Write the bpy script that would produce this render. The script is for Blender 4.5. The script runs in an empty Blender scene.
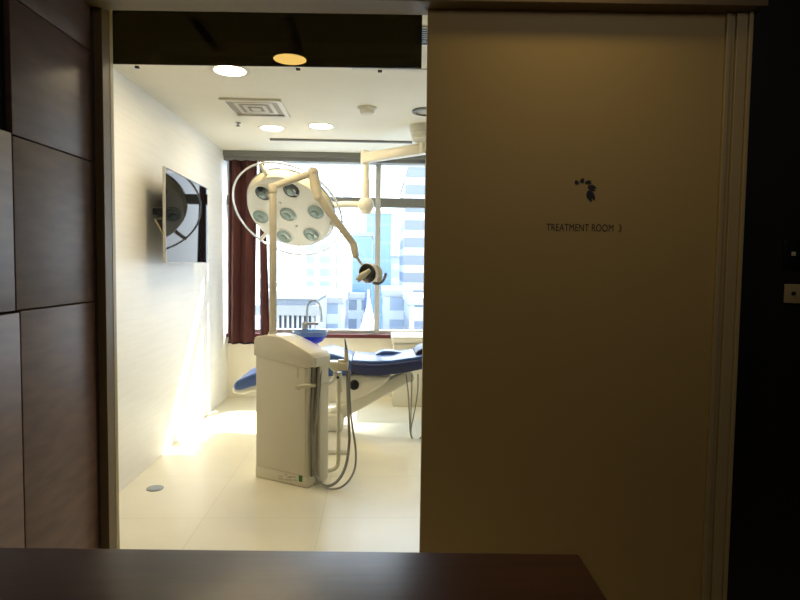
import bpy, bmesh, math, random
from mathutils import Vector, Matrix
random.seed(7)
PI = math.pi
scene = bpy.context.scene
COL = scene.collection

# ------------------------------------------------------------------ camera frame
F, CX, CY, CAMZ = 600.0, 400.0, 300.0, 1.3
Yc = Vector((-24, -35, 600)).normalized()
gx = -0.0135
Dc = Vector((gx, 1.0, (35 + 24*gx)/600)); Dc = (Dc - Dc.dot(Yc)*Yc).normalized()
Xc = Dc.cross(Yc)
def ray(px, py):
    d = Vector(((px-CX)/F, (py-CY)/F, 1))
    return Vector((d.dot(Xc), d.dot(Yc), -d.dot(Dc)))
def at(px, py, Y):
    r = ray(px, py); t = Y/r.y
    return Vector((r.x*t, Y, CAMZ + r.z*t))
def atz(px, py, z):
    r = ray(px, py); t = (z-CAMZ)/r.z
    return Vector((r.x*t, r.y*t, z))
TH = math.radians(2.1)                       # the corridor is turned a little against the room
RK = Matrix.Rotation(-TH, 4, 'Z')
def kt(px, py, Y):                           # point on the corridor-frame plane Y
    r = RK.inverted() @ ray(px, py); t = Y/r.y
    return Vector((r.x*t, Y, CAMZ + r.z*t))
def ktx(px, py, X):
    r = RK.inverted() @ ray(px, py); t = X/r.x
    return Vector((X, r.y*t, CAMZ + r.z*t))

cam_d = bpy.data.cameras.new('camera'); cam = bpy.data.objects.new('camera', cam_d); COL.objects.link(cam)
cam_d.sensor_width = 36; cam_d.lens = F*36/800; cam_d.clip_start = .05; cam_d.clip_end = 2000
def wv(i): return Vector((Xc[i], Yc[i], -Dc[i]))
M = Matrix.Identity(4)
for i, v in enumerate((wv(0), -wv(1), -wv(2))):
    for j in range(3): M[j][i] = v[j]
M.translation = Vector((0, 0, CAMZ))
cam.matrix_world = M
scene.camera = cam

# ------------------------------------------------------------------ materials
def srgb(c):
    return tuple((x/255/12.92 if x/255 <= .04045 else ((x/255+.055)/1.055)**2.4) for x in c) + (1,)
def mat(name, col, rough=.5, metal=0, noise=0, nscale=8, stretch=(1,1,1), bump=0, spec=.5, emit=None, estr=0, trans=0, coat=0, ior=1.45, raw=False):
    m = bpy.data.materials.new(name); m.use_nodes = True
    nt = m.node_tree; b = nt.nodes['Principled BSDF']
    c = tuple(col)+(1,) if raw else srgb(col)
    b.inputs['Base Color'].default_value = c
    b.inputs['Roughness'].default_value = rough; b.inputs['Metallic'].default_value = metal
    b.inputs['Specular IOR Level'].default_value = spec; b.inputs['Transmission Weight'].default_value = trans
    b.inputs['Coat Weight'].default_value = coat; b.inputs['IOR'].default_value = ior
    if emit: b.inputs['Emission Color'].default_value = srgb(emit); b.inputs['Emission Strength'].default_value = estr
    if noise or bump:
        tc = nt.nodes.new('ShaderNodeTexCoord'); mp = nt.nodes.new('ShaderNodeMapping'); mp.inputs['Scale'].default_value = stretch
        n = nt.nodes.new('ShaderNodeTexNoise'); n.inputs['Scale'].default_value = nscale; n.inputs['Detail'].default_value = 5
        nt.links.new(tc.outputs['Object'], mp.inputs[0]); nt.links.new(mp.outputs[0], n.inputs['Vector'])
        if noise:
            r = nt.nodes.new('ShaderNodeValToRGB')
            r.color_ramp.elements[0].position = .3; r.color_ramp.elements[1].position = .7
            r.color_ramp.elements[0].color = tuple(x*(1-noise) for x in c[:3])+(1,)
            r.color_ramp.elements[1].color = tuple(min(1, x*(1+noise*.6)) for x in c[:3])+(1,)
            nt.links.new(n.outputs['Fac'], r.inputs[0]); nt.links.new(r.outputs[0], b.inputs['Base Color'])
        if bump:
            bp = nt.nodes.new('ShaderNodeBump'); bp.inputs['Strength'].default_value = bump; bp.inputs['Distance'].default_value = .01
            nt.links.new(n.outputs['Fac'], bp.inputs['Height']); nt.links.new(bp.outputs[0], b.inputs['Normal'])
    return m
def glass(name, tint, gloss=.06, rough=0.0):
    m = bpy.data.materials.new(name); m.use_nodes = True; nt = m.node_tree; nt.nodes.clear()
    o = nt.nodes.new('ShaderNodeOutputMaterial'); t = nt.nodes.new('ShaderNodeBsdfTransparent'); g = nt.nodes.new('ShaderNodeBsdfGlossy')
    mx = nt.nodes.new('ShaderNodeMixShader'); lw = nt.nodes.new('ShaderNodeLayerWeight'); lw.inputs[0].default_value = .5; pw = nt.nodes.new('ShaderNodeMath'); pw.operation = 'POWER'; pw.inputs[1].default_value = 4; fr = nt.nodes.new('ShaderNodeMath'); fr.operation = 'MULTIPLY_ADD'; fr.inputs[1].default_value = .85; fr.inputs[2].default_value = .03; nt.links.new(lw.outputs['Facing'], pw.inputs[0]); nt.links.new(pw.outputs[0], fr.inputs[0])
    t.inputs[0].default_value = tuple(tint)+(1,); g.inputs['Roughness'].default_value = rough
    g.inputs['Color'].default_value = (gloss*12, gloss*12, gloss*12, 1) if gloss < .08 else (1,1,1,1)
    nt.links.new(fr.outputs[0], mx.inputs[0]); nt.links.new(t.outputs[0], mx.inputs[1]); nt.links.new(g.outputs[0], mx.inputs[2])
    nt.links.new(mx.outputs[0], o.inputs[0]); return m
def grid_mat(name, wall, win, w, h, gap_w, gap_h, rough=.4, axis='xz', refl=.5):
    """facade: a grid of window panes in the wall colour"""
    m = bpy.data.materials.new(name); m.use_nodes = True; nt = m.node_tree; b = nt.nodes['Principled BSDF']
    tc = nt.nodes.new('ShaderNodeTexCoord'); sp = nt.nodes.new('ShaderNodeSeparateXYZ'); nt.links.new(tc.outputs['Object'], sp.inputs[0])
    add = nt.nodes.new('ShaderNodeMath'); add.operation = 'ADD'
    nt.links.new(sp.outputs['X'], add.inputs[0]); nt.links.new(sp.outputs['Y'], add.inputs[1])
    def band(src, period, gap):
        a = nt.nodes.new('ShaderNodeMath'); a.operation = 'DIVIDE'; nt.links.new(src, a.inputs[0]); a.inputs[1].default_value = period
        f = nt.nodes.new('ShaderNodeMath'); f.operation = 'FRACT'; nt.links.new(a.outputs[0], f.inputs[0])
        g = nt.nodes.new('ShaderNodeMath'); g.operation = 'GREATER_THAN'; nt.links.new(f.outputs[0], g.inputs[0]); g.inputs[1].default_value = gap
        return g.outputs[0]
    m1 = nt.nodes.new('ShaderNodeMath'); m1.operation = 'MULTIPLY'
    nt.links.new(band(add.outputs[0], w, gap_w), m1.inputs[0]); nt.links.new(band(sp.outputs['Z'], h, gap_h), m1.inputs[1])
    mx = nt.nodes.new('ShaderNodeMix'); mx.data_type = 'RGBA'
    mx.inputs[6].default_value = srgb(wall); mx.inputs[7].default_value = srgb(win)
    nt.links.new(m1.outputs[0], mx.inputs[0]); nt.links.new(mx.outputs[2], b.inputs['Base Color'])
    b.inputs['Roughness'].default_value = rough; b.inputs['Specular IOR Level'].default_value = refl
    return m

def plank_mat(name, c, line, period, width, rough, axis='Z', noise=.03):
    """pale surface with faint joints"""
    m = mat(name, c, rough, noise=noise, nscale=3, stretch=(1,1,14), bump=.02); nt = m.node_tree; b = nt.nodes['Principled BSDF']
    src = b.inputs['Base Color'].links[0].from_socket
    tc = nt.nodes.new('ShaderNodeTexCoord'); sp = nt.nodes.new('ShaderNodeSeparateXYZ'); nt.links.new(tc.outputs['Object'], sp.inputs[0])
    tot = None
    for ax in axis:
        a = nt.nodes.new('ShaderNodeMath'); a.operation = 'DIVIDE'; nt.links.new(sp.outputs[ax], a.inputs[0]); a.inputs[1].default_value = period
        f = nt.nodes.new('ShaderNodeMath'); f.operation = 'FRACT'; nt.links.new(a.outputs[0], f.inputs[0])
        g = nt.nodes.new('ShaderNodeMath'); g.operation = 'LESS_THAN'; nt.links.new(f.outputs[0], g.inputs[0]); g.inputs[1].default_value = width/period
        if tot is None: tot = g.outputs[0]
        else:
            q = nt.nodes.new('ShaderNodeMath'); q.operation = 'MAXIMUM'; nt.links.new(tot, q.inputs[0]); nt.links.new(g.outputs[0], q.inputs[1]); tot = q.outputs[0]
    mx = nt.nodes.new('ShaderNodeMix'); mx.data_type = 'RGBA'
    nt.links.new(tot, mx.inputs[0]); nt.links.new(src, mx.inputs[6]); mx.inputs[7].default_value = srgb(line)
    nt.links.new(mx.outputs[2], b.inputs['Base Color']); return m

MT = {}
MT['wall'] = plank_mat('cream_wallcovering', (242,241,236), (237,235,227), .06, .003, .45)
MT['wall_plain'] = mat('cream_paint', (236,229,208), .6, noise=.02, nscale=5)
MT['ceil'] = mat('ceiling_paint', (236,231,214), .75, noise=.02, nscale=4)
MT['floor'] = plank_mat('cream_floor_tile', (238,231,206), (222,213,186), .6, .004, .28, axis='XY', noise=.04)
MT['white'] = mat('white_enamel', (226,221,203), .32, noise=.015, nscale=6)
MT['unit'] = mat('unit_enamel', (214,207,184), .35, noise=.015, nscale=5)
MT['ivory'] = mat('ivory_enamel', (205,196,168), .35, noise=.02, nscale=9)
MT['pole'] = mat('cream_pole_paint', (198,190,166), .4, noise=.02, nscale=9)
MT['wood'] = mat('dark_wood', (98,76,66), .46, noise=.28, nscale=3.2, stretch=(2,2,9), bump=.06)
MT['wood2'] = mat('dark_wood_low', (110,82,68), .46, noise=.28, nscale=3.0, stretch=(2,2,9), bump=.06)
MT['gap'] = mat('black_gap', (10,8,8), .8, noise=.1)
MT['dark'] = mat('near_black_wall', (20,16,14), .6, noise=.2, nscale=5)
MT['counter'] = mat('counter_wood', (72,40,28), .3, noise=.3, nscale=4, stretch=(1.5,12,1), bump=.03)
MT['door'] = mat('door_laminate', (180,155,98), .55, noise=.02, nscale=3)
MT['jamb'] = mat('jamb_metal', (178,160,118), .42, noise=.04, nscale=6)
MT['jambd'] = mat('jamb_dull_brown', (112,94,62), .5, noise=.04, nscale=6)  # darker, duller brown for the left jamb and the header board
MT['print'] = mat('black_print', (10,9,10), .5, noise=.05)
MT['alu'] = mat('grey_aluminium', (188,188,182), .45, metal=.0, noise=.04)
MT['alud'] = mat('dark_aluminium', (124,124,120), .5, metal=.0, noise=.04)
MT['sill'] = mat('red_brown_sill', (92,36,34), .4, noise=.1)
MT['curtain'] = mat('maroon_curtain', (84,44,40), .85, noise=.25, nscale=30, stretch=(1,1,.2), bump=.15)
MT['blue'] = mat('blue_vinyl', (66,92,148), .36, noise=.05, nscale=9, coat=.2)
MT['navy'] = mat('navy_vinyl', (46,54,92), .42, noise=.05, nscale=9)
MT['hose'] = mat('grey_hose', (142,138,126), .5, noise=.05, nscale=40)
MT['steel'] = mat('steel', (170,170,172), .22, metal=1, noise=.03)
MT['conc'] = mat('pale_concrete', (150,152,154), .8, noise=.05, nscale=2)
MT['black'] = mat('black_plastic', (22,22,25), .35, noise=.1)
MT['screen'] = mat('tv_screen', (10,12,18), .03, noise=.05, nscale=2, spec=.13, ior=1.2)
MT['green'] = mat('green_label', (20,96,42), .5, noise=.05)
MT['greylabel'] = mat('grey_label', (172,167,150), .5, noise=.1)
MT['drain'] = mat('drain_metal', (150,158,160), .3, metal=.6, noise=.03)
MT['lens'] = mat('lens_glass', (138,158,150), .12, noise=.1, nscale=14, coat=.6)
MT['lensd'] = mat('lens_glass_shaded', (44,54,50), .12, noise=.3, nscale=10, coat=.8)
MT['lamprim'] = mat('lamp_housing', (206,196,164), .4, noise=.02)
MT['lampface'] = mat('lamp_face', (236,234,222), .4, noise=.015)
MT['downl'] = mat('downlight_lens', (255,240,205), .5, noise=.01, emit=(255,232,188), estr=55)
MT['ring'] = mat('clear_ring', (228,232,232), .1, noise=.02, coat=1, metal=.35)
MT['pane'] = glass('window_glass', (.97,.99,1.0), .07)
MT['smoked'] = glass('smoked_glass', (.118,.104,.066), .03)
def blueglass(name, tint, body):
    m = glass(name, tint, .2); nt = m.node_tree
    o = [n for n in nt.nodes if n.type == 'OUTPUT_MATERIAL'][0]; src = o.inputs[0].links[0].from_socket
    d = nt.nodes.new('ShaderNodeBsdfDiffuse'); d.inputs[0].default_value = tuple(body)+(1,)
    mx = nt.nodes.new('ShaderNodeMixShader'); mx.inputs[0].default_value = .35
    nt.links.new(src, mx.inputs[1]); nt.links.new(d.outputs[0], mx.inputs[2]); nt.links.new(mx.outputs[0], o.inputs[0]); return m
MT['bowl'] = blueglass('blue_bowl_glass', (.10,.25,.95), (.02,.08,.7))
MT['bowlrim'] = blueglass('pale_bowl_rim', (.55,.75,.95), (.45,.6,.8))
MT['cup'] = blueglass('clear_plastic', (.8,.84,.84), (.6,.62,.6))

# ------------------------------------------------------------------ mesh helpers
class MB:
    def __init__(s, k=False): s.bm = bmesh.new(); s.k = k
    def _xf(s, vs, m): bmesh.ops.transform(s.bm, matrix=m, verts=vs)
    def box(s, x0, x1, y0, y1, z0, z1, bev=0, rot=None):
        t = bmesh.new(); bmesh.ops.create_cube(t, size=1)
        bmesh.ops.scale(t, vec=(abs(x1-x0), abs(y1-y0), abs(z1-z0)), verts=t.verts)
        if bev: bmesh.ops.bevel(t, geom=t.edges[:], offset=bev, segments=3, profile=.5, affect='EDGES')
        c = Vector(((x0+x1)/2, (y0+y1)/2, (z0+z1)/2))
        m = Matrix.Translation(c) @ (rot if rot else Matrix.Identity(4))
        bmesh.ops.transform(t, matrix=m, verts=t.verts); s._merge(t); return s
    def _merge(s, t):
        me = bpy.data.meshes.new('t'); t.to_mesh(me); t.free(); s.bm.from_mesh(me); bpy.data.meshes.remove(me)
    def beam(s, a, b, w, h, bev=0, up=(0,0,1)):
        a, b = Vector(a), Vector(b); d = b-a; L = d.length; d.normalize()
        u = Vector(up); x = d.cross(u).normalized(); z = x.cross(d)
        R = Matrix((x, d, z)).transposed().to_4x4()
        return s.box(*( (a+b)/2 )[:1]*2, *[0]*4) if False else s._bm_beam((a+b)/2, R, w, L, h, bev)
    def _bm_beam(s, c, R, w, L, h, bev):
        t = bmesh.new(); bmesh.ops.create_cube(t, size=1); bmesh.ops.scale(t, vec=(w, L, h), verts=t.verts)
        if bev: bmesh.ops.bevel(t, geom=t.edges[:], offset=bev, segments=3, profile=.5, affect='EDGES')
        bmesh.ops.transform(t, matrix=Matrix.Translation(c) @ R, verts=t.verts); s._merge(t); return s
    def cyl(s, a, b, r, r2=None, n=24, bev=0):
        a, b = Vector(a), Vector(b); d = b-a
        t = bmesh.new(); bmesh.ops.create_cone(t, cap_ends=True, segments=n, radius1=r, radius2=r if r2 is None else r2, depth=d.length)
        if bev:
            es = [e for e in t.edges if len(e.link_faces) == 2 and any(len(f.verts) > 4 for f in e.link_faces)]
            bmesh.ops.bevel(t, geom=es, offset=bev, segments=3, profile=.5, affect='EDGES')
        R = d.to_track_quat('Z', 'Y').to_matrix().to_4x4()
        bmesh.ops.transform(t, matrix=Matrix.Translation((a+b)/2) @ R, verts=t.verts); s._merge(t); return s
    def sph(s, c, r, sc=(1,1,1), n=20, R=None):
        t = bmesh.new(); bmesh.ops.create_uvsphere(t, u_segments=n, v_segments=n//2+2, radius=r)
        m = Matrix.Translation(Vector(c)) @ (R if R else Matrix.Identity(4)) @ Matrix.Diagonal((*sc, 1))
        bmesh.ops.transform(t, matrix=m, verts=t.verts); s._merge(t); return s
    def tube(s, pts, r, n=12, closed=False, smooth=0):
        pts = [Vector(p) for p in pts]
        for _ in range(smooth):
            q = []
            N = len(pts)
            rng = range(N) if closed else range(N-1)
            if not closed: q.append(pts[0])
            for i in rng:
                a, b = pts[i], pts[(i+1) % N]; q += [a*.75+b*.25, a*.25+b*.75]
            if not closed: q.append(pts[-1])
            pts = q
        N = len(pts); rings = []; prev = None
        for i, p in enumerate(pts):
            if closed: d = pts[(i+1) % N]-pts[i-1]
            else: d = pts[min(i+1, N-1)]-pts[max(i-1, 0)]
            d.normalize()
            if prev is None:
                u = Vector((0,0,1)) if abs(d.z) < .9 else Vector((1,0,0)); x = d.cross(u).normalized()
            else: x = (prev - prev.dot(d)*d).normalized()
            prev = x; y = d.cross(x)
            rr = r[min(i, len(r)-1)] if isinstance(r, (list, tuple)) else r
            rings.append([s.bm.verts.new(p + x*math.cos(2*PI*k/n)*rr + y*math.sin(2*PI*k/n)*rr) for k in range(n)])
        for i in range(N if closed else N-1):
            A, B = rings[i], rings[(i+1) % N]
            for k in range(n): s.bm.faces.new((A[k], A[(k+1) % n], B[(k+1) % n], B[k]))
        if not closed: s.bm.faces.new(rings[0][::-1]); s.bm.faces.new(rings[-1])
        return s
    def lathe(s, prof, M4=None, n=40, cap=True):
        """prof: (r, z) list, spun about local z, placed by M4"""
        M4 = M4 or Matrix.Identity(4); rings = []
        for r, z in prof:
            if r < 1e-6: rings.append([s.bm.verts.new(M4 @ Vector((0,0,z)))])
            else: rings.append([s.bm.verts.new(M4 @ Vector((r*math.cos(2*PI*k/n), r*math.sin(2*PI*k/n), z))) for k in range(n)])
        for A, B in zip(rings, rings[1:]):
            if len(A) == 1 and len(B) == 1: continue
            for k in range(n):
                if len(A) == 1: s.bm.faces.new((A[0], B[k], B[(k+1) % n]))
                elif len(B) == 1: s.bm.faces.new((A[k], A[(k+1) % n], B[0]))
                else: s.bm.faces.new((A[k], A[(k+1) % n], B[(k+1) % n], B[k]))
        if cap:
            for R_ in (rings[0], rings[-1]):
                if len(R_) > 2: s.bm.faces.new(R_)
        return s
    def prism(s, poly, depth_vec, bev=0, seg=3):
        t = bmesh.new(); v = [t.verts.new(Vector(p)) for p in poly]; f = t.faces.new(v)
        r = bmesh.ops.extrude_face_region(t, geom=[f]); nv = [g for g in r['geom'] if isinstance(g, bmesh.types.BMVert)]
        bmesh.ops.translate(t, vec=Vector(depth_vec), verts=nv)
        bmesh.ops.recalc_face_normals(t, faces=t.faces)
        if bev: bmesh.ops.bevel(t, geom=t.edges[:], offset=bev, segments=seg, profile=.5, affect='EDGES')
        s._merge(t); return s
    def build(s, name, m, parent=None, smooth=True, base=None, sub=0):
        bm = s.bm
        if s.k: bmesh.ops.transform(bm, matrix=RK, verts=bm.verts)
        bmesh.ops.recalc_face_normals(bm, faces=bm.faces)
        if parent is not None: off = world_loc(parent)
        else:
            xs = [v.co for v in bm.verts]
            off = Vector(((min(v.x for v in xs)+max(v.x for v in xs))/2, (min(v.y for v in xs)+max(v.y for v in xs))/2, min(v.z for v in xs)))
        my = off
        if parent is not None and base is not None: my = Vector(base)
        bmesh.ops.translate(bm, vec=-my, verts=bm.verts)
        me = bpy.data.meshes.new(name); bm.to_mesh(me); bm.free()
        if smooth:
            for p in me.polygons: p.use_smooth = True
            me.set_sharp_from_angle(angle=math.radians(38))
        me.materials.append(m if not isinstance(m, str) else MT[m])
        o = bpy.data.objects.new(name, me); COL.objects.link(o)
        if parent is not None: o.parent = parent; o.location = my-off
        else: o.location = off
        if sub:
            md = o.modifiers.new('sub', 'SUBSURF'); md.levels = sub; md.render_levels = sub
        return o
def world_loc(o):
    l = Vector(o.location)
    while o.parent: o = o.parent; l += o.location
    return l
def tag(o, label=None, cat=None, group=None, kind=None):
    if label: o['label'] = label
    if cat: o['category'] = cat
    if group: o['group'] = group
    if kind: o['kind'] = kind
    return o
def empty(name, loc, label, cat, group=None, kind=None, k=False):
    o = bpy.data.objects.new(name, None); COL.objects.link(o); loc = Vector(loc)
    o.location = RK @ loc if k else loc; o.empty_display_size = .05
    return tag(o, label, cat, group, kind)
def struct(mb, name, m, label, cat, smooth=False):
    return tag(mb.build(name, m, smooth=smooth), label, cat, kind='structure')

# ------------------------------------------------------------------ room dimensions
XL, XR, YB, ZC = -1.43, 2.1, 5.85, 2.345
KY = 2.0                                                      # corridor face of the sliding door
# the treatment room shell
ZS, ZT, WX1 = .625, 2.31, 1.75                                # window sill, head, right end
struct(MB().box(XL-.1, XR+.1, 1.3, YB+.1, -.12, 0), 'floor', 'floor', 'cream tiled floor of the bright treatment room', 'floor')
struct(MB().box(XL-.1, XR+.1, 2.10, YB+.12, ZC, ZC+.1), 'ceiling', 'ceil', 'white ceiling of the treatment room with downlights and vent', 'ceiling')
struct(MB().box(XL-.12, XL, 2.2, YB+.1, 0, ZC), 'wall_left', 'wall', 'cream left wall of the treatment room behind the television', 'wall')
struct(MB().box(XR, XR+.12, 1.9, YB+.1, 0, ZC), 'wall_right', 'wall', 'cream right wall of the treatment room', 'wall')
wb = MB().box(XL, XR, YB, YB+.15, 0, ZS-.02).box(XL, XR, YB, YB+.15, ZT, ZC).box(WX1, XR, YB, YB+.15, ZS-.02, ZT)
struct(wb, 'wall_back', 'wall_plain', 'cream back wall under and around the wide window', 'wall')

# window
win = empty('window_1', (0, YB+.05, ZS), 'wide aluminium framed window looking over the city', 'window', kind='structure')
f = MB()
f.box(XL, XL+.012, YB+.02, YB+.10, ZS, ZT); f.box(WX1-.04, WX1, YB+.02, YB+.10, ZS, ZT)
f.box(XL, WX1, YB+.02, YB+.10, ZS, ZS+.035); f.box(XL, WX1, YB+.02, YB+.10, ZT-.04, ZT)
f.build('frame', 'alu', win, smooth=False)
mx0 = at(374.8, 260, YB).x; mx1 = at(380.2, 260, YB).x
MB().box(mx0, mx1, YB-.01, YB+.10, ZS, ZT, .004).build('mullion', 'alu', win)
tz = at(330, 201.5, YB).z
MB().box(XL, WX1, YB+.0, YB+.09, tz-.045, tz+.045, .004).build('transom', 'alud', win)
for a, b in ((XL+.012, mx0), (mx1, WX1-.04)):
    for c, d in ((ZS+.035, tz-.045), (tz+.045, ZT-.04)):
        MB().box(a, b, YB+.055, YB+.061, c, d).build('pane', 'pane', win, smooth=False)
struct(MB().box(XL, WX1+.05, YB-.06, YB+.02, ZS-.035, ZS, .004), 'trim_1', 'sill', 'dark red brown sill board below the wide window', 'window sill')
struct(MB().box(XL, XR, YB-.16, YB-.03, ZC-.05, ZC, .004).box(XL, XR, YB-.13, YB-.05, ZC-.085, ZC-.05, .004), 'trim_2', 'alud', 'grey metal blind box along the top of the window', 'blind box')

# corridor: door wall, side wall, floor and ceiling (corridor frame)
xl = -.986; xj = xl-.03                                  # left edge of the opening
xr = kt(424.2, 265, KY).x                                      # leading edge of the sliding door
xe = kt(739, 265, KY).x                                        # outer edge of right jamb
xp = kt(714.5, 265, KY).x
zh = kt(430, 3.5, KY-.04).z                                    # underside of header board
zo = kt(300, 12.5, KY+.10).z                                   # underside of door head
xw = -1.02                                                     # wood side wall
KW = KY+.06
w = MB(k=True)
w.box(XL-.25, xl-.02, KW, KW+.04, 0, 2.7).box(xl-.02, xr+.12, KW, KW+.04, zo+.02, 2.7).box(xr+.12, 3.4, KW, KW+.04, 0, 2.7)
struct(w, 'wall_front', 'dark', 'dark wall that holds the sliding door of the treatment room', 'wall')
struct(MB(k=True).box(-2.2, 3.4, -2.6, 2.15, -.121, -.001), 'floor.001', 'counter', 'dark floor of the corridor before the door', 'floor')
struct(MB(k=True).box(-2.2, 3.4, -2.6, 2.15, 2.7, 2.8), 'ceiling.001', 'dark', 'dark ceiling of the corridor', 'ceiling')
struct(MB(k=True).box(3.3, 3.4, -2.6, 2.1, 0, 2.7), 'wall_right.001', 'dark', 'dark right wall of the corridor', 'wall')
struct(MB(k=True).box(-2.2, 3.4, -2.7, -2.6, 0, 2.7), 'wall_behind', 'dark', 'dark wall at the near end of the corridor', 'wall')

# wood clad side wall on the left
def ktz(px, py): return ktx(px, py, xw)
struct(MB(k=True).box(xw-.15, xw-.02, -2.6, KW, 0, 2.7), 'wall_left.001', 'gap', 'black backing behind the wood panels left of the door', 'wall')
yv = ktz(94, 265).y            # right vertical joint
ya = ktz(14, 220).y; yb_ = ktz(22.5, 420).y; yc = ktz(10, 60).y
z1 = ktz(92, 52).z; z2 = ktz(90, 161).z; z3 = ktz(95, 301.5).z
g = .0022
panels = [
 (yc, yv, z1+g, 2.69, 'wood', 'dark wood panel at the very top of the side wall'),
 (yc+.003, yv, z2+g, z1-g, 'wood', 'upper dark wood panel below the diagonal top joint'),
 (ya+g, yv, z3+g, z2-g, 'wood', 'middle dark wood panel of the side wall beside the door frame'),
 (.3, ya-g, z3+.001, z2+.004, 'wood', 'middle dark wood panel cut by the left picture edge'),
 (yb_+g, yv+.002, .02, z3-g, 'wood2', 'tall lower dark wood panel beside the door frame'),
 (.3, yb_-g, .02, z3-.006, 'wood2', 'lower dark wood panel cut by the left picture edge'),
]
for i, (y0, y1, a, b, m, lab) in enumerate(panels):
    o = MB(k=True).box(xw-.018, xw, y0, y1, a, b, .0015).build('wood_panel', m)
    tag(o, lab, 'wall panel', 'dark wood panels on the side wall', 'structure')
struct(MB(k=True).box(xw-.02, xj-.004, KY+.032, KY+.05, .02, 2.69, .001), 'trim_3', 'wood', 'narrow dark wood strip between the wood panels and door frame', 'trim')

# door frame
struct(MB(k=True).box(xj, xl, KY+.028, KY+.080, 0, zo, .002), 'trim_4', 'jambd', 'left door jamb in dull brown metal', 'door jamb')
struct(MB(k=True).box(xj, xl+.001, KY+.080, KW+.042, 0, zo, .001), 'trim_5', 'jamb', 'thin yellowish edge strip of the left door jamb', 'door jamb')
struct(MB(k=True).box(xl, xr+.10, KY+.055, KW+.04, zo, zo+.045, .002), 'trim_6', 'jamb', 'pale metal rail along the top of the door opening', 'door rail')
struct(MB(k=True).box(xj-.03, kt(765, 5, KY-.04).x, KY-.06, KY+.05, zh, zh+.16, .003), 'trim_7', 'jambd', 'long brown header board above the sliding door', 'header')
j = MB(k=True).box(xp, xp+.018, KY-.012, KY+.05, 0, zh, .004).box(xp+.018, xp+.032, KY-.004, KY+.05, 0, zh, .002)
j.box(xp+.032, xe-.014, KY-.014, KY+.06, 0, zh, .003).box(xe-.014, xe, KY-.022, KY+.08, 0, zh, .003)
struct(j, 'trim_8', 'jamb', 'moulded right door jamb beside the closed door leaf', 'door jamb')
door = struct(MB(k=True).box(xr, xp+.01, KY, KY+.04, .01, zh+.05, .002), 'door_1', 'door', 'plain beige sliding door marked treatment room 3', 'door')

# writing and emblem on the door
def text_mesh(body, width, px, py, Y, name, parent, m, cap=None):
    cu = bpy.data.curves.new('t', 'FONT'); cu.body = body; cu.size = 1; cu.offset = -.006; cu.space_character = 1.02
    o = bpy.data.objects.new('t', cu); COL.objects.link(o); bpy.context.view_layer.update()
    me = bpy.data.meshes.new_from_object(o.evaluated_get(bpy.context.evaluated_depsgraph_get()))
    bpy.data.objects.remove(o)
    b = MB(k=True); b.bm.from_mesh(me); vs = b.bm.verts
    x0 = min(v.co.x for v in vs); x1 = max(v.co.x for v in vs); y1 = max(v.co.y for v in vs)
    s = width/(x1-x0); sy = cap/y1 if cap else s; p = kt(px, py, Y)
    for v in vs: v.co = Vector((p.x+(v.co.x-(x0+x1)/2)*s, Y, p.z+(v.co.y-y1/2)*sy))
    return b.build(name, m, parent, smooth=False)
tw = kt(621.5, 228, KY).x-kt(546.5, 227, KY).x
text_mesh('TREATMENT ROOM  3', tw, 584, 227.6, KY-.0012, 'door_lettering', door, 'print', cap=7.0/600*KY)['label'] = 'thin black lettering reading TREATMENT ROOM 3'
e = MB(k=True)
def leaf(px, py, L, W, ang, notch=.25):
    c = kt(px, py, KY-.0012); s = KY/600; a = math.radians(ang); pts = []
    prof = [(-1,0),(-.75,.55),(-.3,.92),(.15,1),(.6,.8),(.86,.5),(1.0-.0,.42),(1-notch*2,.08)]
    full = prof + [(x,-y) for x, y in prof[::-1] if y > 0]
    full = [p for k, p in enumerate(full) if k == 0 or p != full[k-1]]
    for x, y in full:
        x *= L*s; y *= W*s
        pts.append((c.x+x*math.cos(a)-y*math.sin(a), KY-.0012, c.z-(x*math.sin(a)+y*math.cos(a))))
    e.prism(pts, (0, .001, 0))
leaf(576.8, 182.6, 2.6, 2.0, 60); leaf(582.3, 180.8, 2.9, 2.2, 120, .2); leaf(588.3, 182.4, 3.5, 2.1, -5)
leaf(592.0, 188.0, 4.6, 3.0, 22); leaf(590.7, 196.0, 6.0, 4.0, 62)
e.build('emblem', 'print', door, smooth=False)['label'] = 'black curl of five leaf shaped marks'

# smoked glass panel hung inside the door head
GY = KY+.30
ga, gb = kt(70, 40, GY), kt(421.5, 68.3, GY)
sg = empty('smoked_glass_panel', ((ga.x+gb.x)/2, GY, gb.z), 'dark smoked glass panel hanging across the top of the doorway', 'glass panel', k=True)
MB(k=True).box(ga.x, gb.x, GY, GY+.006, gb.z, 2.40).build('glass_sheet', 'smoked', sg, smooth=False)
for px, py in ((137, 67), (298, 69), (380, 71)):
    p = kt(px, py, GY); MB(k=True).box(p.x-.008, p.x+.008, GY-.004, GY+.010, p.z-.004, p.z+.004, .002).build('clip', 'black', sg)

# light switches on the dark wall at the right
p = kt(787, 254, KY+.08)
t = empty('wall_switch', (p.x, p.y, p.z), 'black switch plate with small pale button on dark wall', 'switch', k=True)
MB(k=True).box(p.x-.028, p.x+.04, KW-.008, KW, p.z-.05, p.z+.05, .003).build('plate', 'black', t)
MB(k=True).box(p.x-.004, p.x+.01, KW-.012, KW-.008, p.z-.007, p.z+.007, .001).build('button', 'ivory', t)
p = kt(790.5, 293.5, KY+.08)
t = empty('wall_switch', (p.x, p.y, p.z), 'beige switch plate below the black one on dark wall', 'switch', k=True)
MB(k=True).box(p.x-.038, p.x+.05, KW-.008, KW, p.z-.033, p.z+.033, .003).build('plate', 'jamb', t)
MB(k=True).box(p.x-.016, p.x-.002, KW-.012, KW-.008, p.z-.004, p.z+.008, .002).build('button', 'black', t)

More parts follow.
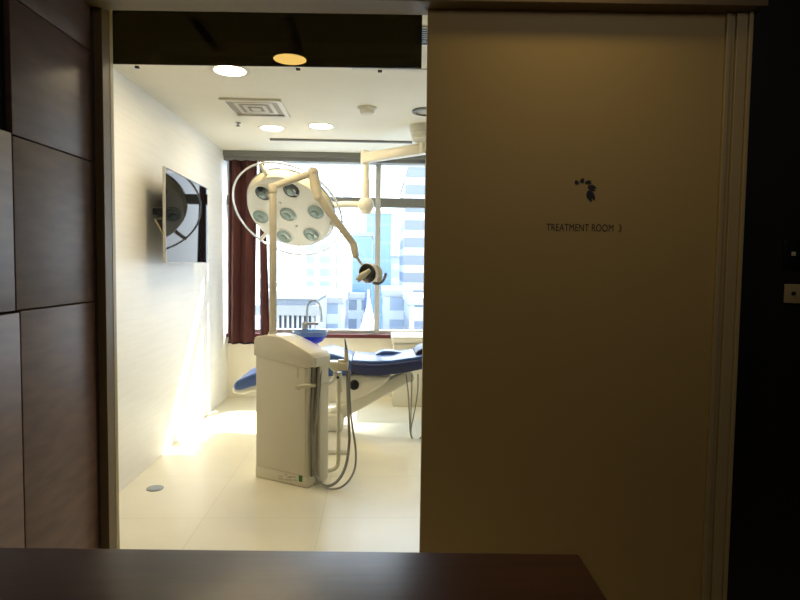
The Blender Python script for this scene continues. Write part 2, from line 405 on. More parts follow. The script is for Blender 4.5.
# counter in the foreground
cz = .85; cr = atz(579, 553.4, cz); crk = RK.inverted() @ cr
t = empty('reception_counter', (-.4, .7, 0), 'dark reddish brown wooden counter across the foreground', 'counter', k=True)
MB(k=True).box(-1.0, crk.x, .38, crk.y, cz-.045, cz, .004).build('countertop', 'counter', t)
MB(k=True).box(-.98, crk.x-.04, .46, crk.y-.03, .08, cz-.045, .003).build('body', 'wood', t)
MB(k=True).box(-.96, crk.x-.06, .50, crk.y-.05, 0, .08).build('plinth', 'black', t)

# ------------------------------------------------------------------ ceiling fixtures
def downlight(px, py, label, z=ZC):
    p = atz(px, py, z)
    t = empty('downlight', (p.x, p.y, z), label, 'ceiling light', 'round downlights in the white ceiling')
    T = Matrix.Translation(p)
    MB().lathe([(.082,-.002),(.098,-.006),(.106,-.003),(.107,0)], T, cap=False).build('trim_ring', 'white', t)
    MB().lathe([(0,-.003),(.083,-.003),(.083,0)], T, cap=False).build('lens', 'downl', t)
    ld = bpy.data.lights.new('downlight_lamp', 'SPOT'); ld.energy = 6; ld.color = (1, .82, .58); ld.spot_size = 2.0; ld.shadow_soft_size = .08
    lo = bpy.data.objects.new('lamp', ld); COL.objects.link(lo); lo.parent = t; lo.location = (0, 0, -.02)
downlight(230, 70.5, 'large looking downlight just below the edge of the smoked glass')
downlight(290, 59, 'dimmed yellow downlight seen through the smoked glass')
downlight(272, 128, 'small round downlight below the ceiling vent, nearer the left wall')
downlight(321, 126, 'small round downlight right of the other one above the lamp')

t = empty('ceiling_vent', (-.87, 4.0, ZC), 'square white air conditioning vent with stepped louvres in ceiling', 'ceiling vent')
a0, a1 = atz(217, 97.5, ZC), atz(289, 115.5, ZC)
vx0, vx1, vy0, vy1 = (a0.x+atz(237,115.5,ZC).x)/2, (a1.x+atz(281,97.5,ZC).x)/2, a0.y, a1.y
fr = MB()
for x0, x1, y0, y1 in ((vx0, vx1, vy0, vy0+.03), (vx0, vx1, vy1-.03, vy1), (vx0, vx0+.03, vy0+.03, vy1-.03), (vx1-.03, vx1, vy0+.03, vy1-.03)):
    fr.box(x0, x1, y0, y1, ZC-.016, ZC-.0005)
fr.build('frame', 'white', t)
MB().box(vx0+.03, vx1-.03, vy0+.03, vy1-.03, ZC-.004, ZC).build('backing', 'greylabel', t)
lv = MB()
for k in range(3):
    ins = .07+.05*k; zz = ZC-.008-.004*k
    x0, x1, y0, y1 = vx0+ins, vx1-ins, vy0+ins, vy1-ins
    for q in ((x0, x1, y0, y0+.025), (x0, x1, y1-.025, y1), (x0, x0+.025, y0+.025, y1-.025), (x1-.025, x1, y0+.025, y1-.025)):
        lv.box(q[0], q[1], q[2], q[3], zz-.003, zz)
lv.box((vx0+vx1)/2-.03, (vx0+vx1)/2+.03, (vy0+vy1)/2-.03, (vy0+vy1)/2+.03, ZC-.018, ZC-.012, .002)
lv.build('louvre', 'white', t)

p = atz(367, 107.5, ZC); T = Matrix.Translation(p)
t = empty('smoke_detector', p, 'small white round smoke detector on the ceiling', 'smoke detector')
MB().lathe([(.065,0),(.065,-.012),(.05,-.022)], T, cap=False).build('base', 'white', t)
MB().lathe([(.05,-.022),(.045,-.04),(.03,-.048),(0,-.048)], T, cap=False).build('sensor', 'ceil', t)
p = atz(427, 111, ZC); T = Matrix.Translation(p)
t = empty('ceiling_speaker', p, 'dark ringed round ceiling speaker cut by the door edge', 'speaker')
MB().lathe([(.10,0),(.10,-.012),(.082,-.014),(.08,-.004)], T, cap=False).build('ring', 'alud', t)
MB().lathe([(.08,-.004),(.04,-.010),(0,-.012)], T, cap=False).build('grille', 'greylabel', t)
p = atz(238, 122.5, ZC); T = Matrix.Translation(p)
tag(MB().lathe([(.02,0),(.02,-.004),(.008,-.006),(.008,-.02),(.016,-.022),(.016,-.026),(0,-.026)], T, n=16).build('sprinkler_head', 'steel'), 'tiny ceiling sprinkler left of the vent corner', 'sprinkler')
a, b = atz(270, 138.5, ZC), atz(412, 142, ZC)
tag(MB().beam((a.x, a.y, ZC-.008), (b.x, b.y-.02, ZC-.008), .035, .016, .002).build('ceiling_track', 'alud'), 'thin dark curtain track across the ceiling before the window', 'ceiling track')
a, b = atz(352, 69, ZC), atz(460, 70, ZC)
tag(MB().box(a.x, b.x, a.y-.04, a.y, ZC-.008, ZC, .002).build('trim_9', 'unit'), 'pale strip on the ceiling just under the smoked glass', 'ceiling strip', kind='structure')
# slotted grille beside the glass
g0, g1 = atz(424, 44, ZC), atz(424, 26, ZC)
t = empty('air_grille', (g0.x, (g0.y+g1.y)/2, ZC), 'slotted ceiling grille in the gap beside the smoked glass', 'ceiling vent')
MB().box(g0.x-.06, g0.x+.2, g1.y, g0.y, ZC-.006, ZC).build('frame', 'white', t)
sl = MB()
for k in range(8):
    yy = g1.y+.02+(g0.y-g1.y-.04)*k/7; sl.box(g0.x-.045, g0.x+.18, yy-.006, yy+.006, ZC-.009, ZC-.005)
sl.build('slot', 'black', t)
for (x0, y0, x1, y1), lab in (((195,20,216,48),'left dark ceiling joint seen through the smoked glass'), ((289,18,300,50),'right dark ceiling joint seen through the smoked glass')):
    a, b = atz(x0, y0, ZC), atz(x1, y1, ZC)
    tag(MB().beam((a.x, a.y, ZC-.004), (b.x, b.y, ZC-.004), .035, .008).build('trim_ceiling', 'black'), lab, 'ceiling joint', kind='structure')

# ------------------------------------------------------------------ television
TX = -1.30
ta, tb = at(162, 168, 3.757), at(210.5, 263, 4.85)
ty0, ty1, tz0, tz1 = 3.717, 4.772, 1.296, 1.878
tv = empty('television', (TX-.03, (ty0+ty1)/2, tz0), 'flat black television mounted on the cream left wall', 'television'); tv.rotation_euler.z = .034
MB().box(TX-.012, TX, ty0, ty1, tz0, tz1, .002).box(TX-.038, TX-.01, ty0+.12, ty1-.12, tz0+.06, tz1-.06, .008).build('casing', 'black', tv)
MB().box(TX-.001, TX+.0015, ty0+.008, ty1-.008, tz0+.008, tz1-.008).build('screen', 'screen', tv, smooth=False)
MB().box(TX-.013, TX+.003, ty0-.002, ty0+.005, tz0, tz1).box(TX-.002, TX+.003, ty0, ty1, tz0, tz0+.005).build('bezel', 'alu', tv)
mt = MB().box(XL+.010, XL+.022, 4.05, 4.45, 1.45, 1.75, .002).box(XL+.02, TX-.033, 4.16, 4.2, 1.42, 1.8, .002).box(XL+.01, TX-.033, 4.4, 4.44, 1.42, 1.8, .002)
mt.box(XL+.01, TX-.033, 3.86, 4.2, 1.60, 1.64, .002)
mt.build('wall_bracket', 'black', tv)
cb = MB(); q = Vector((TX-.05, 3.84, 1.56))
cb.tube([q+Vector((.0,0.1,.02)), q+Vector((-.03,-.03,.01)), q+Vector((-.03,-.06,-.0)), q+Vector((0,-.07,-.04)), q+Vector((-.0,.02,-.1)), q+Vector((-.03,.1,-.2))], .006, smooth=2)
cb.build('cable', 'ivory', tv)

# floor cap
p = atz(155, 488.5, 0); T = Matrix.Translation(p)
t = empty('floor_outlet_cap', p, 'round grey metal cap set in the floor near the left wall', 'floor cap')
MB().lathe([(.047,0),(.047,.004),(.038,.006)], T).build('ring', 'drain', t)
MB().lathe([(.037,.004),(.034,.007),(0,.007)], T).build('lid', 'drain', t)

# ------------------------------------------------------------------ curtain
cy = YB-.12
t = empty('curtain', (-1.26, cy, .53), 'long dark maroon curtain gathered at the left of the window', 'curtain')
ztc, zbc = ZC-.085, .535
def cloth(top, bot, folds, amp0, ph0, n=60, rows=26):
    cur = MB(); grid = []
    def pt(u, v):
        x0 = at(top[0]+(bot[0]-top[0])*v, 250, cy).x; x1 = at(top[1]+(bot[1]-top[1])*v, 250, cy).x
        ph = ph0+u*2*PI*folds+.8*math.sin(4*u+ph0); amp = amp0*(.8+.3*math.sin(6*u+1)+.2*v)*max(.15, math.sin(PI*u))**.5
        return (x0+(x1-x0)*u+.010*math.sin(ph*2)*(1-abs(2*u-1)), cy+amp*math.sin(ph)+.012*math.sin(3*u+2*v), ztc+(zbc-ztc)*v)
    for i in range(rows+1): grid.append([cur.bm.verts.new(pt(k/n, i/rows)) for k in range(n+1)])
    for i in range(rows):
        for k in range(n): cur.bm.faces.new((grid[i][k], grid[i][k+1], grid[i+1][k+1], grid[i+1][k]))
    c = cur.build('curtain_cloth', 'curtain', t); md = c.modifiers.new('s', 'SOLIDIFY'); md.thickness = .005
    MB().tube([Vector(pt(k/40, 1))+Vector((0,0,.008)) for k in range(41)], .010, n=8).build('hem', 'gap', t)
cloth((229,257.5), (227.5,255.2), 2.6, .05, .3)
cloth((258.8,264), (260,270), 1.2, .03, 2.0, n=30)

# ------------------------------------------------------------------ surgical lamp
LY = 5.0
C0 = at(289, 212, LY)
Nn = Vector((-.237, -.707, -.666)).normalized(); U = Vector((.927, -.369, .062)); U = (U-U.dot(Nn)*Nn).normalized(); V = Nn.cross(U)
LM = Matrix((U, V, Nn)).transposed().to_4x4(); LM.translation = C0
mount = atz(425, 126, ZC)
sl_ = empty('surgical_lamp', (mount.x, mount.y, ZC), 'ceiling mounted surgical lamp with a round head of seven lenses', 'surgical lamp')
T = Matrix.Translation((mount.x, mount.y, ZC))
MB().lathe([(.115,0),(.118,-.02),(.112,-.05),(.105,-.055),(.105,-.075),(.1,-.08),(.1,-.10),(.07,-.12),(.05,-.125),(0,-.125)], T).build('ceiling_mount', 'white', sl_)
e1 = at(365, 158, LY); AZ = e1.z
m1 = Vector((mount.x, mount.y, AZ))
MB().cyl(m1+Vector((0,0,.1)), m1+Vector((0,0,-.04)), .042, bev=.005).build('spindle', 'white', sl_)
MB().beam(m1, e1, .075, .085, .02).build('boom_arm', 'white', sl_)
j2 = at(366, 205, LY)
dp = MB().cyl(e1+Vector((0,0,.06)), e1+Vector((0,0,-.05)), .036, bev=.008)
dp.cyl((j2.x, LY, AZ-.04), (j2.x, LY, at(366,180,LY).z), .024).cyl((j2.x, LY, at(366,180,LY).z), (j2.x, LY, j2.z), .031, bev=.005)
dp.build('drop_tube', 'white', sl_)
MB().sph(j2, .066, (1,.8,1.05)).cyl(j2+Vector((0,0,.03)), j2+Vector((.0,0,-.075)), .042, bev=.01).build('joint', 'white', sl_)
back = C0-Nn*.17
MB().tube([j2+Vector((-.02,.03,.0)), at(345,204,LY+.05), at(330,206,LY+.15), back+Vector((.14,.03,.02)), back], .028, smooth=2).build('yoke_arm', 'white', sl_)
hd = MB().lathe([(0,-.17),(.09,-.17),(.13,-.15),(.30,-.115),(.362,-.075),(.380,-.055),(.378,-.045),(.352,.018)], LM, n=72, cap=False)
head = hd.build('lamp_head', 'lamprim', sl_)
MB().lathe([(.352,.018),(.344,.024),(.33,.026),(.16,.030),(0,.032)], LM, n=72, cap=False).build('face_plate', 'lampface', sl_)
MB().lathe([(.376,-.06),(.384,-.058),(.384,-.048),(.376,-.045)], LM, n=72, cap=False).build('rim_band', 'steel', sl_)
R7 = .256
lens_at = [(0,0)]+[(R7*math.cos(math.radians(a)), R7*math.sin(math.radians(a))) for a in (0,60,120,180,240,300)]
for x, y in lens_at:
    Lm = LM @ Matrix.Translation((x, y, .029))
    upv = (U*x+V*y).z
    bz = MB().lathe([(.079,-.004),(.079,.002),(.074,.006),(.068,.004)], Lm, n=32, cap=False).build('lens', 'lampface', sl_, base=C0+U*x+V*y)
    MB().lathe([(.0,.012),(.035,.010),(.058,.006),(.068,.002)], Lm, n=32, cap=False).build('glass', 'lens' if upv < .04 else 'lensd', bz)  # upper lenses get a darker glass, their shading put into the colour
    MB().sph((Lm @ Vector((-.01,-.012,.01))), .034, (1,1,.35), R=LM.to_quaternion().to_matrix().to_4x4()).build('bulb_shield', 'lens', bz)
for x, y in ((-.02,.115), (.03,-.125)):
    c_ = LM @ Vector((x, y, .030)); MB().sph(c_, .011).cyl(c_, c_+Nn*.012, .007).build('screw', 'steel', sl_)
RM = LM @ Matrix.Translation((-.02,0,-.008))
rg = MB().tube([RM @ Vector((.468*math.cos(2*PI*k/72), .468*math.sin(2*PI*k/72), 0)) for k in range(72)], .0085, n=10, closed=True)
ring = rg.build('ring_handle', 'ring', sl_)
for a in (95, 215, 335):
    ca, sa = math.cos(math.radians(a)), math.sin(math.radians(a))
    MB().tube([RM @ Vector((.36*ca,.36*sa,-.01)), RM @ Vector((.42*ca,.42*sa,.0)), RM @ Vector((.474*ca,.474*sa,0))], [.018,.016,.016]).build('ring_bracket', 'white', sl_)

# ------------------------------------------------------------------ dental unit (cuspidor cabinet)
A = Vector((*atz(257, 477, 0).xy, 0)); B = Vector((*atz(307.5, 488.5, 0).xy, 0))
ux = (B-A).normalized(); uy = Vector((-ux.y, ux.x, 0)); W = (B-A).length; D = .15
print('unit', A, B, W)
def uc(x, y, z): return A+ux*x+uy*y+Vector((0,0,z))
def uat(px, py, y):            # hit the unit-frame plane at depth y
    r = ray(px, py); o = Vector((0,0,CAMZ)); n_ = uy
    t_ = (A+uy*y-o).dot(n_)/r.dot(n_); return o+r*t_
du = empty('dental_unit', uc(W/2, D/2, 0), 'white dental side cabinet with rinsing bowl, hoses and light pole', 'dental unit')
def uprism(prof, y0, y1, bev):
    return MB().prism([uc(x, y0, z) for x, z in prof], uy*(y1-y0), bev)
z_l = uat(256, 337, 0).z; 
def P(px, py, y=0):
    q = uat(px, py, y)-A; return (q.dot(ux), q.z)
xs_b, zs_b = P(306, 367)
# body
uprism([(-.008,.012),(W,.012),(W-.002,P(305.5,368)[1]),(-.008,P(255,348)[1])], -.002, D, .006).build('body', 'unit', du)
top = [P(254.5,355), P(254.8,340), P(257,336.2), P(268,334.8), P(281,337), P(294,343.5), P(304,349.5), P(311,353.5), P(313.5,357), P(313.8,366), P(308,368.2), P(304,367.5)]
uprism(top, -.009, D+.01, .006).build('top_cover', 'unit', du)
uprism([(.008,.075),(W-.012,.075),(W-.014,P(304,366)[1]-.01),(.008,P(256,353)[1])], -.006, .01, .003).build('door_panel', 'unit', du)
uprism([(-.009,.0),(W+.002,.0),(W+.002,.07),(-.009,.07)], -.006, D-.01, .008).build('base_skirt', 'unit', du)
MB().prism([uc(*(P(301,366.5)[0]-.02,), -.0135, P(300,371)[1])]+[uc(P(x,y)[0], -.0, P(x,y)[1]) for x,y in ((298.5,381),(300.5,381),(300.5,371.5))], uy*.004).build('latch', 'greylabel', du) if False else None
x_, z_ = P(298.3, 372.5)
MB().prism([uc(x_-.004,-.009,z_-.03), uc(x_+.004,-.009,z_-.03), uc(x_+.004,-.009,z_+.03), uc(x_-.004,-.009,z_+.03)], uy*.006, .001).build('latch', 'ivory', du)
# rear side column seen right of the hoses
uprism([(W-.03,.01),(W+.03,.01),(W+.03,P(322,362,.12)[1]),(W-.03,P(322,362,.12)[1])], .075, D+.02, .012).build('side_column', 'unit', du)
uprism([(W-.004,.06),(W+.012,.06),(W+.012,P(312,366)[1]),(W-.004,P(312,366)[1])], .03, .085, .004).build('hose_channel', 'hose', du)
uprism([(W-.02,P(312,356,.02)[1]), (W+.045,P(312,357,.02)[1]), (W+.045,P(312,367,.02)[1]), (W-.02,P(312,367,.02)[1])], .01, D+.01, .006).build('side_shelf', 'unit', du)
# labels
lx, lz = P(301.2, 478.3)
MB().prism([uc(lx-.012,-.008,lz-.018), uc(lx+.013,-.008,lz-.018), uc(lx+.013,-.008,lz+.018), uc(lx-.012,-.008,lz+.018)], uy*.003).build('green_label', 'green', du, smooth=False)
lb = MB()
for i, (x0, x1, yy) in enumerate(((279,283.5,475.5),(285,288,474),(289.5,297,476.2),(279,284,478.2),(286,293,479.2),(294,298,479.5),(288,292,476.8))):
    a, b = P(x0, yy), P(x1, yy+.6)
    lb.prism([uc(a[0],-.0072,a[1]-.003), uc(b[0],-.0072,b[1]-.003), uc(b[0],-.0072,b[1]+.003), uc(a[0],-.0072,a[1]+.003)], uy*.002)
lb.build('printed_label', 'greylabel', du, smooth=False)
# bowl
bc = at(310, 342, 3.74); BT = Matrix.Translation(bc)
bs = uat(307, 346, .14)
MB().lathe([(.05,-.045),(.06,-.02),(.045,-.006),(.03,.0)], BT).build('bowl_seat', 'white', du)
bo = MB().lathe([(0,-.012),(.045,-.010),(.078,.008),(.098,.032),(.104,.042),(.100,.043),(.093,.032),(.074,.013),(.04,-.004),(0,-.006)], BT, n=48, cap=False).build('rinsing_bowl', 'bowl', du)
MB().lathe([(.104,.042),(.110,.070),(.106,.071),(.100,.043)], BT, n=48, cap=False).build('bowl_rim', 'bowlrim', bo)
# water spout
s0 = at(305, 334, 3.86)
fa = MB().cyl(s0+Vector((0,0,-.07)), s0+Vector((0,0,.07)), .019, bev=.004).box(s0.x-.02, s0.x+.085, s0.y-.014, s0.y+.014, s0.z+.06, s0.z+.075, .003)
fau = fa.build('faucet_base', 'alu', du)
MB().tube([at(307,324,3.86), at(307,308,3.86), at(309,302,3.86), at(314,300,3.86), at(319,303,3.86), at(321,309,3.86), at(321.5,322,3.86)], .0075, smooth=2).build('spout', 'cup', fau)
# light pole with the dental light is a separate branch of the same unit
pb = at(273, 338, 3.78); PY = pb.y
pl = MB().cyl((pb.x, PY, .80), (pb.x, PY, at(273,187,PY).z), .0225, n=28)
pl.cyl((pb.x, PY, .84), (pb.x, PY, .872), .034, .028, bev=.003)
pl.build('pole', 'pole', du)
q0 = at(273,188,PY); q1 = at(313,172.5,PY+.05)
MB().cyl(q0+Vector((0,0,-.03)), q0+Vector((0,0,.025)), .028, bev=.006).tube([q0+Vector((0,0,.005)), q0*.93+q1*.07+Vector((0,0,.008)), q1*.9+q0*.1, q1], .0215, smooth=1).build('upper_arm', 'pole', du)
q2 = at(318.5,197,PY+.04); q3 = at(353.5,244,PY+.1)
MB().sph(q1, .034).tube([q1, at(315.5,185,PY+.05), q2], [.03,.034,.03]).sph(q2, .03).build('elbow', 'pole', du)
MB().tube([q2, q3], [.026,.021]).build('lower_arm', 'pole', du)
q4 = at(355.5,255,PY+.1)
MB().tube([q3+Vector((0,0,.012)), q3, q4], [.018,.025,.022]).sph(q4, .022).build('wrist_joint', 'pole', du)
q5 = at(368,273,PY+.08)
MB().tube([q4, at(360,262,PY+.1), at(365,268,PY+.11)], .009, smooth=1).build('lamp_stem', 'pole', du)
nl = Vector((-.45,-.85,-.15)).normalized()
LR = nl.to_track_quat('Z','Y').to_matrix().to_4x4(); LR.translation = q5
dl = MB().lathe([(0,-.055),(.03,-.053),(.055,-.035),(.066,-.005),(.066,.006),(.060,.008)], LR, n=36, cap=False).build('dental_light', 'white', du)
MB().lathe([(.060,.008),(.045,-.006),(.02,-.015),(0,-.017)], LR, n=36, cap=False).build('reflector', 'black', dl)
MB().tube([at(357.5,280,PY-.02), at(363,275.5,PY-.03), at(370,270,PY-.02)], [.018,.022,.012]).build('bulb_cover', 'pole', dl)
MB().tube([at(373,283,PY+.08), at(379,284,PY+.1), at(384,280,PY+.1), at(386,273,PY+.1)], .0095, smooth=2).build('grip', 'alud', dl)
MB().tube([at(373,266,PY+.1), at(379,268,PY+.11), at(381,275,PY+.11), at(378,282,PY+.1)], .016, smooth=2).build('arm_fork', 'white', dl)

# holder, hand piece, cup arm, hoses
HY = 3.62
MB().prism([at(x,y,HY) for x,y in ((326,363),(331,362),(342,362.5),(342,369),(338,372),(333,371.5),(327,366))], (0,.09,0), .004).build('bracket', 'ivory', du)
hh = MB().box(at(341.5,0,HY).x, at(351,0,HY).x, HY-.01, HY+.05, at(345,370.5,HY).z, at(345,362.5,HY).z, .006)
hh.box(at(340.5,0,HY).x, at(347,0,HY).x, HY-.005, HY+.04, at(345,369,HY).z, at(345,360,HY).z, .006)
hold = hh.build('handpiece_holder', 'ivory', du)
hx = at(346.3, 355, HY+.02)
MB().tube([at(346.5,366,HY+.02), at(346.5,359,HY+.02), at(346.2,350,HY+.02)], [.0125,.0135,.012]).build('handpiece', 'ivory', hold)
MB().tube([at(346.2,350,HY+.02), at(345.8,345,HY+.02), at(344.8,337,HY+.02)], [.0105,.008,.002]).build('tip', 'steel', hold)
MB().tube([at(299,387,3.41), at(303,386,3.41), at(322,385,3.50), at(331,383,HY-.04), at(334.5,378,HY), at(335.5,371,HY+.04)], .0115, smooth=2).sph(at(298.5,387.5,3.41), .017, (1,.8,.8)).cyl(at(297,387.5,3.39), at(297,387.5,3.41), .010).build('swing_arm', 'ivory', du)
MB().tube([at(339,372,HY+.08), at(339,392,HY+.08)], .018).sph(at(337.5,378,HY+.05), .016).tube([at(338.5,390,HY+.08), at(338.5,440,HY+.08), at(338.5,462,HY+.08), at(336.5,468,HY+.06), at(330,470.5,HY+.03), at(324,470.5,HY+.0)], .0125, smooth=2).build('suction_pipe', 'ivory', du)
MB().sph(at(337.8,377.5,HY+.02), .009).build('knob', 'black', du)
def hose(pts, r, name='hose', m='hose'):
    return MB().tube([at(*p) for p in pts], r, smooth=3, n=10).build(name, m, du)
hose([(347.5,370,HY+.02),(347.5,395,HY+.02),(349,425,HY),(349.5,445,HY-.02),(346,468,3.52),(337,483,3.44),(325,487.5,3.40),(316,479,3.44),(312.5,460,3.43),(313.5,435,3.43),(317,405,3.45),(318.5,372,3.47),(318.5,364,3.50)], .0088)
hose([(349.5,370,HY+.03),(349.5,400,HY+.03),(352,425,HY+.01),(356.5,452,3.56),(355,472,3.46),(344,487,3.38),(330,490,3.37),(318,484,3.42),(313,468,3.41),(314.5,430,3.43),(319,400,3.47),(321,372,3.49),(321,364,3.52)], .0062)
hose([(313.5,364,3.49),(313.5,372,3.46),(312.5,400,3.45),(312,440,3.44),(314.5,462,3.44),(317.5,476,3.44)], .0075)

# ------------------------------------------------------------------ dental chair
CYN, CYF = 4.42, 4.92
dc = empty('dental_chair', (-.1, (CYN+CYF)/2, 0), 'reclined dental chair with blue vinyl cushions behind the side cabinet', 'dental chair')
def pad(name, pts, m='blue', y0=CYN, y1=CYF, bev=.03, par=dc, seg=4):
    return MB().prism([at(x, y, y0) for x, y in pts], (0, y1-y0, 0), bev, seg).build(name, m, par)
leg = pad('leg_rest', [(232.5,386),(236,381),(250,375),(285,364),(300,364),(300,374),(262,384),(240,391),(234,391)], bev=.02)
pad('leg_rest_shell', [(231.8,388.5),(240,389.5),(262,383.5),(300,373.5),(300,378),(262,390),(241,394.5),(233,393)], 'white', CYN+.03, CYF-.03, .012)
st = pad('seat_cushion', [(298,364),(320,354.5),(330,353.5),(342,357),(352,361),(352,376),(320,377),(298,375)], bev=.022)
bk = pad('backrest', [(350,362.5),(366,364),(380,364.5),(400,362.5),(422,359),(452,351),(453,362),(424,369.3),(402,373.8),(380,376.5),(364,375.8),(350,372)], 'navy', bev=.018)
pad('back_padding', [(352,360),(370,361.2),(392,360.5),(420,356.5),(450,348.5),(450,353),(420,361),(392,365),(352,365)], 'blue', CYN+.02, CYF-.02, .012)
pad('side_bolster', [(372,359),(375,354.5),(382,351),(392,351),(404,353),(414,356),(412,361),(390,363),(374,362.5)], 'blue', CYF-.18, CYF-.04, .02)
pad('side_bolster', [(350,361),(352,358.5),(362,358),(369,359.5),(371,363),(352,364)], 'blue', CYF-.25, CYF-.04, .01)
pad('headrest', [(415,358),(416,352),(420,349.5),(430,346),(450,339),(456,343),(455,350),(432,357),(420,361)], 'navy', CYN+.1, CYF-.1, .016)
pad('chair_shell', [(300,375),(352,374),(380,376),(392,376),(386,384),(366,396),(345,404),(318,404),(303,392)], 'white', CYN+.06, CYF-.08, .03)
bz = Vector(((at(350,0,4.6).x), 4.6, 0))
MB().beam(at(318,424,4.62), at(412,373,4.62), .12, .10, .02).build('lift_arm', 'white', dc)
MB().beam(at(318,424,4.78), at(412,373,4.78), .03, .05, .01).build('lift_link', 'white', dc)
cb0 = at(318,424,4.62)
MB().box(cb0.x-.16, cb0.x+.20, 4.48, 4.82, .03, .16, .03).build('pedestal', 'white', dc)
MB().box(cb0.x-.22, cb0.x+.26, 4.05, 4.9, .0, .035, .012).build('base_plate', 'white', dc)
kb = at(354, 386, CYN-.0)
MB().cyl(kb+Vector((0,.09,0)), kb+Vector((0,.02,0)), .036, bev=.006).build('control_knob', 'black', dc)
for k, pts in enumerate(([(406,374),(408,390),(409.5,415),(410,436),(415,441),(421,438),(425,430)], [(412,374),(411.5,400),(410.5,425),(411,438),(414,440)], [(418,374),(418,392),(414,415),(410.5,430),(412,440),(418,441),(424,438),(430,426)])):
    MB().tube([at(x, y, 4.44+.02*k) for x, y in pts], .0048, smooth=3, n=8).build('hose', 'hose', dc)

# ------------------------------------------------------------------ side cabinet below the window
t0 = at(391.5, 338, 5.45); sx = t0.x
sc_ = empty('side_cabinet', (sx+.5, 5.65, 0), 'low cream cabinet with rounded worktop beneath the window, right', 'cabinet')
ztop = at(400, 336.5, 5.45).z
MB().box(sx, sx+1.2, 5.42, 5.83, ztop-.055, ztop, .018).build('worktop', 'white', sc_)
MB().box(sx+.02, sx+1.18, 5.46, 5.83, .0, ztop-.055, .006).build('body', 'unit', sc_)
for k in range(2):
    d_ = MB().box(sx+.03+.58*k, sx+.59+.58*k, 5.448, 5.462, .08, ztop-.07, .004).build('door', 'unit', sc_)
    MB().box(sx+.5+.1*k, sx+.52+.1*k, 5.438, 5.45, ztop-.25, ztop-.12, .003).build('handle', 'steel', d_)

# ------------------------------------------------------------------ city outside
GZ = -16
struct(MB().box(-400, 400, 8, 700, GZ-1, GZ), 'ground', mat('city_ground', (150,156,162), .9, noise=.2, nscale=.1), 'grey ground of the city far below', 'ground')
def bld(px0, px1, ptop, Y, depth, m, name, label, cat='building', extra=None, zb=GZ):
    a, b = at(px0, 265, Y), at(px1, 265, Y); zt = at((px0+px1)/2, ptop, Y).z
    t = empty(name, ((a.x+b.x)/2, Y+depth/2, zb), label, cat, 'city buildings outside the window')
    MB().box(a.x, b.x, Y, Y+depth, zb, zt).build('facade', m, t, smooth=False)
    MB().box(a.x-.2, b.x+.2, Y-.2, Y+depth+.2, zt, zt+.8).build('parapet', 'conc', t, smooth=False)
    return t, a.x, b.x, zt
G1 = grid_mat('facade_blue_grid', (186,192,198), (140,160,182), 5, 4, .35, .4)
G2 = grid_mat('facade_pale_grid', (186,190,196), (164,174,186), 7, 4, .3, .45)
G3 = grid_mat('facade_blue_glass', (105,132,166), (92,126,172), 6, 4.5, .08, .15, rough=.2, refl=.8)
G4 = grid_mat('facade_louvre', (172,174,172), (108,114,120), 400, 3.2, .0, .42)
G5 = grid_mat('facade_low', (150,156,164), (92,102,116), 2.4, 3.6, .35, .45)
G6 = grid_mat('facade_low_pale', (168,174,180), (122,136,152), 3, 3.2, .3, .4)
bld(306, 338, 120, 190, 25, G1, 'office_tower', 'tall pale office tower with blue window grid above the lamp')
bld(268, 292, 150, 240, 25, G2, 'office_tower', 'faint pale tower at the left window side beside the curtain')
bld(340, 351, 190, 260, 20, G2, 'office_tower', 'distant pale slab behind the lamp drop tube')
bld(352, 372, 236, 120, 18, G3, 'glass_building', 'blue glass building behind the small dental light')
bld(366, 391, 214, 150, 20, G3, 'glass_building', 'taller blue glass building behind the window mullion')
bld(268, 282, 288, 90, 20, G6, 'apartment_block', 'low pale block beside the curtain in the window')
bld(391, 404, 258, 170, 20, G2, 'office_tower', 'pale mid height block between mullion and striped tower')
# striped tower with curved crown
t, xa, xb, zt = bld(404, 452, 182, 110, 22, G4, 'striped_tower', 'grey horizontally striped tower with a curved crown at right')
pts = [(xa+(xb-xa)*.5*(1-math.cos(PI*k/16)), 110, zt+.8+4.2*math.sin(PI*k/16)) for k in range(17)]
MB().prism(pts, (0,18,0)).build('crown', G4, t)
# station hall with columns
t, xa, xb, zt = bld(262, 316, 299, 62, 14, mat('hall_wall', (112,118,126), .7, noise=.1), 'station_hall', 'low grey hall with pale columns behind the rinsing bowl')
cm = MB()
for k in range(11):
    xx = xa+(xb-xa)*(k+.5)/11; MB().box(xx-.12, xx+.12, 61.2, 61.9, GZ+7, zt-1.6).build('column', 'conc', t)
MB().box(xa-.5, xb+.6, 60.8, 62, zt-1.6, zt-.6).build('eaves', 'alud', t)
bld(319, 342, 303, 78, 20, G6, 'low_block', 'long pale blue low block in the middle of the window')
bld(344, 364, 298, 112, 6, G5, 'low_block', 'small grey low block left of the mullion base')
bld(384, 412, 296, 85, 20, G6, 'low_block', 'white low rise block behind the side cabinet')
bld(410, 450, 305, 70, 14, G5, 'low_block', 'grey low rise block at the window right')
# elevated road
rd = empty('elevated_road', (0, 48, GZ), 'pale elevated road crossing low behind the window', 'road')
MB().box(-25, 13, 44, 50, -5.6, -4.9).build('deck', 'alu', rd, smooth=False)
MB().box(-25, 13, 44, 44.2, -4.9, -4.2).build('barrier', 'conc', rd, smooth=False)
for k in range(5): MB().box(-21+8*k, -20+8*k, 46, 48, GZ, -5.6).build('pier', 'alu', rd, smooth=False)
# white mast with sail-like fin
p = at(368, 330, 52)
t = empty('white_mast', p, 'white pointed mast left of the window mullion', 'mast')
MB().cyl((p.x, 52, GZ), (p.x, 52, at(368,290,52).z), .5, .08, n=12).build('mast', 'lampface', t)
MB().prism([(p.x-1.0,52,p.z-1), (p.x+.9,52,p.z-1), (p.x+.1,52,at(368,297,52).z)], (0,.2,0)).build('fin', 'lampface', t)
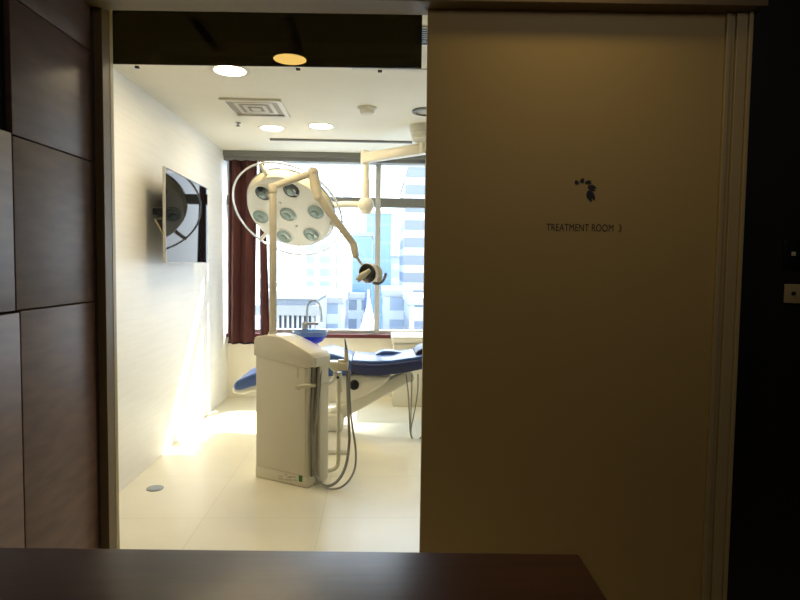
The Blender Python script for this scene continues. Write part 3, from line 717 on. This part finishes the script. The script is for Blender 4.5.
# slab added out of view at the right to keep sun off part of the window
SD = Vector((.57, 1.0)); yb = 55; xleft = .40+SD.x*(yb-YB)
t = empty('office_tower', (xleft+14, 48, GZ), 'unseen slab added far right of the window to block the sun', 'building', 'city buildings outside the window')
MB().box(xleft, xleft+28, 41, yb, GZ, 75).build('facade', G2, t, smooth=False)

# ------------------------------------------------------------------ light
w = bpy.data.worlds.new('sky'); scene.world = w; w.use_nodes = True; nt = w.node_tree
bg = nt.nodes['Background']; tc = nt.nodes.new('ShaderNodeTexCoord'); sp = nt.nodes.new('ShaderNodeSeparateXYZ'); rp = nt.nodes.new('ShaderNodeValToRGB')
nt.links.new(tc.outputs['Generated'], sp.inputs[0]); nt.links.new(sp.outputs['Z'], rp.inputs[0]); nt.links.new(rp.outputs[0], bg.inputs[0])
rp.color_ramp.elements[0].color = (.9, .96, 1, 1); rp.color_ramp.elements[0].position = 0
rp.color_ramp.elements[1].color = (.62, .78, 1, 1); rp.color_ramp.elements[1].position = .6
bg.inputs[1].default_value = 5.4
def light(name, kind, energy, col, loc, target=None, **kw):
    d = bpy.data.lights.new(name, kind); d.energy = energy; d.color = col
    for k_, v_ in kw.items(): setattr(d, k_, v_)
    o = bpy.data.objects.new(name, d); COL.objects.link(o); o.location = loc
    if target is not None: o.rotation_euler = (Vector(target)-Vector(loc)).to_track_quat('-Z', 'Y').to_euler()
    return o
hd_ = Vector((-.57, -1.0, 0)).normalized(); el = math.radians(46)
sd = hd_*math.cos(el)+Vector((0,0,-math.sin(el)))
light('sun', 'SUN', 17, (1, .95, .86), (20, 40, 40), Vector((20,40,40))+sd, angle=.01)
po = light('window_portal', 'AREA', 1, (1,1,1), ((XL+WX1)/2, YB+.12, (ZS+ZT)/2), ((XL+WX1)/2, 0, (ZS+ZT)/2), shape='RECTANGLE', size=WX1-XL, size_y=ZT-ZS)
po.data.cycles.is_portal = True
# corridor lights: a warm ceiling downlight before the door, an added fill for the wood panels
k1 = RK @ Vector((.53, 1.60, 2.66)); light('corridor_downlight', 'SPOT', 8.5, (1, .72, .26), k1, k1+Vector((0,.12,-1)), spot_size=2.0, spot_blend=1, shadow_soft_size=.1)
k2 = RK @ Vector((1.0, .1, 2.5)); light('corridor_fill', 'AREA', 4.2, (1, .9, .82), k2, RK @ Vector((-1.0, 1.6, 1.2)), size=.6)

scene.view_settings.view_transform = 'Standard'
scene.view_settings.look = 'None'
scene.view_settings.exposure = .32
scene.cycles.use_denoising = True
scene.cycles.max_bounces = 10; scene.cycles.diffuse_bounces = 6; scene.cycles.transparent_max_bounces = 12
scene.cycles.sample_clamp_indirect = 6
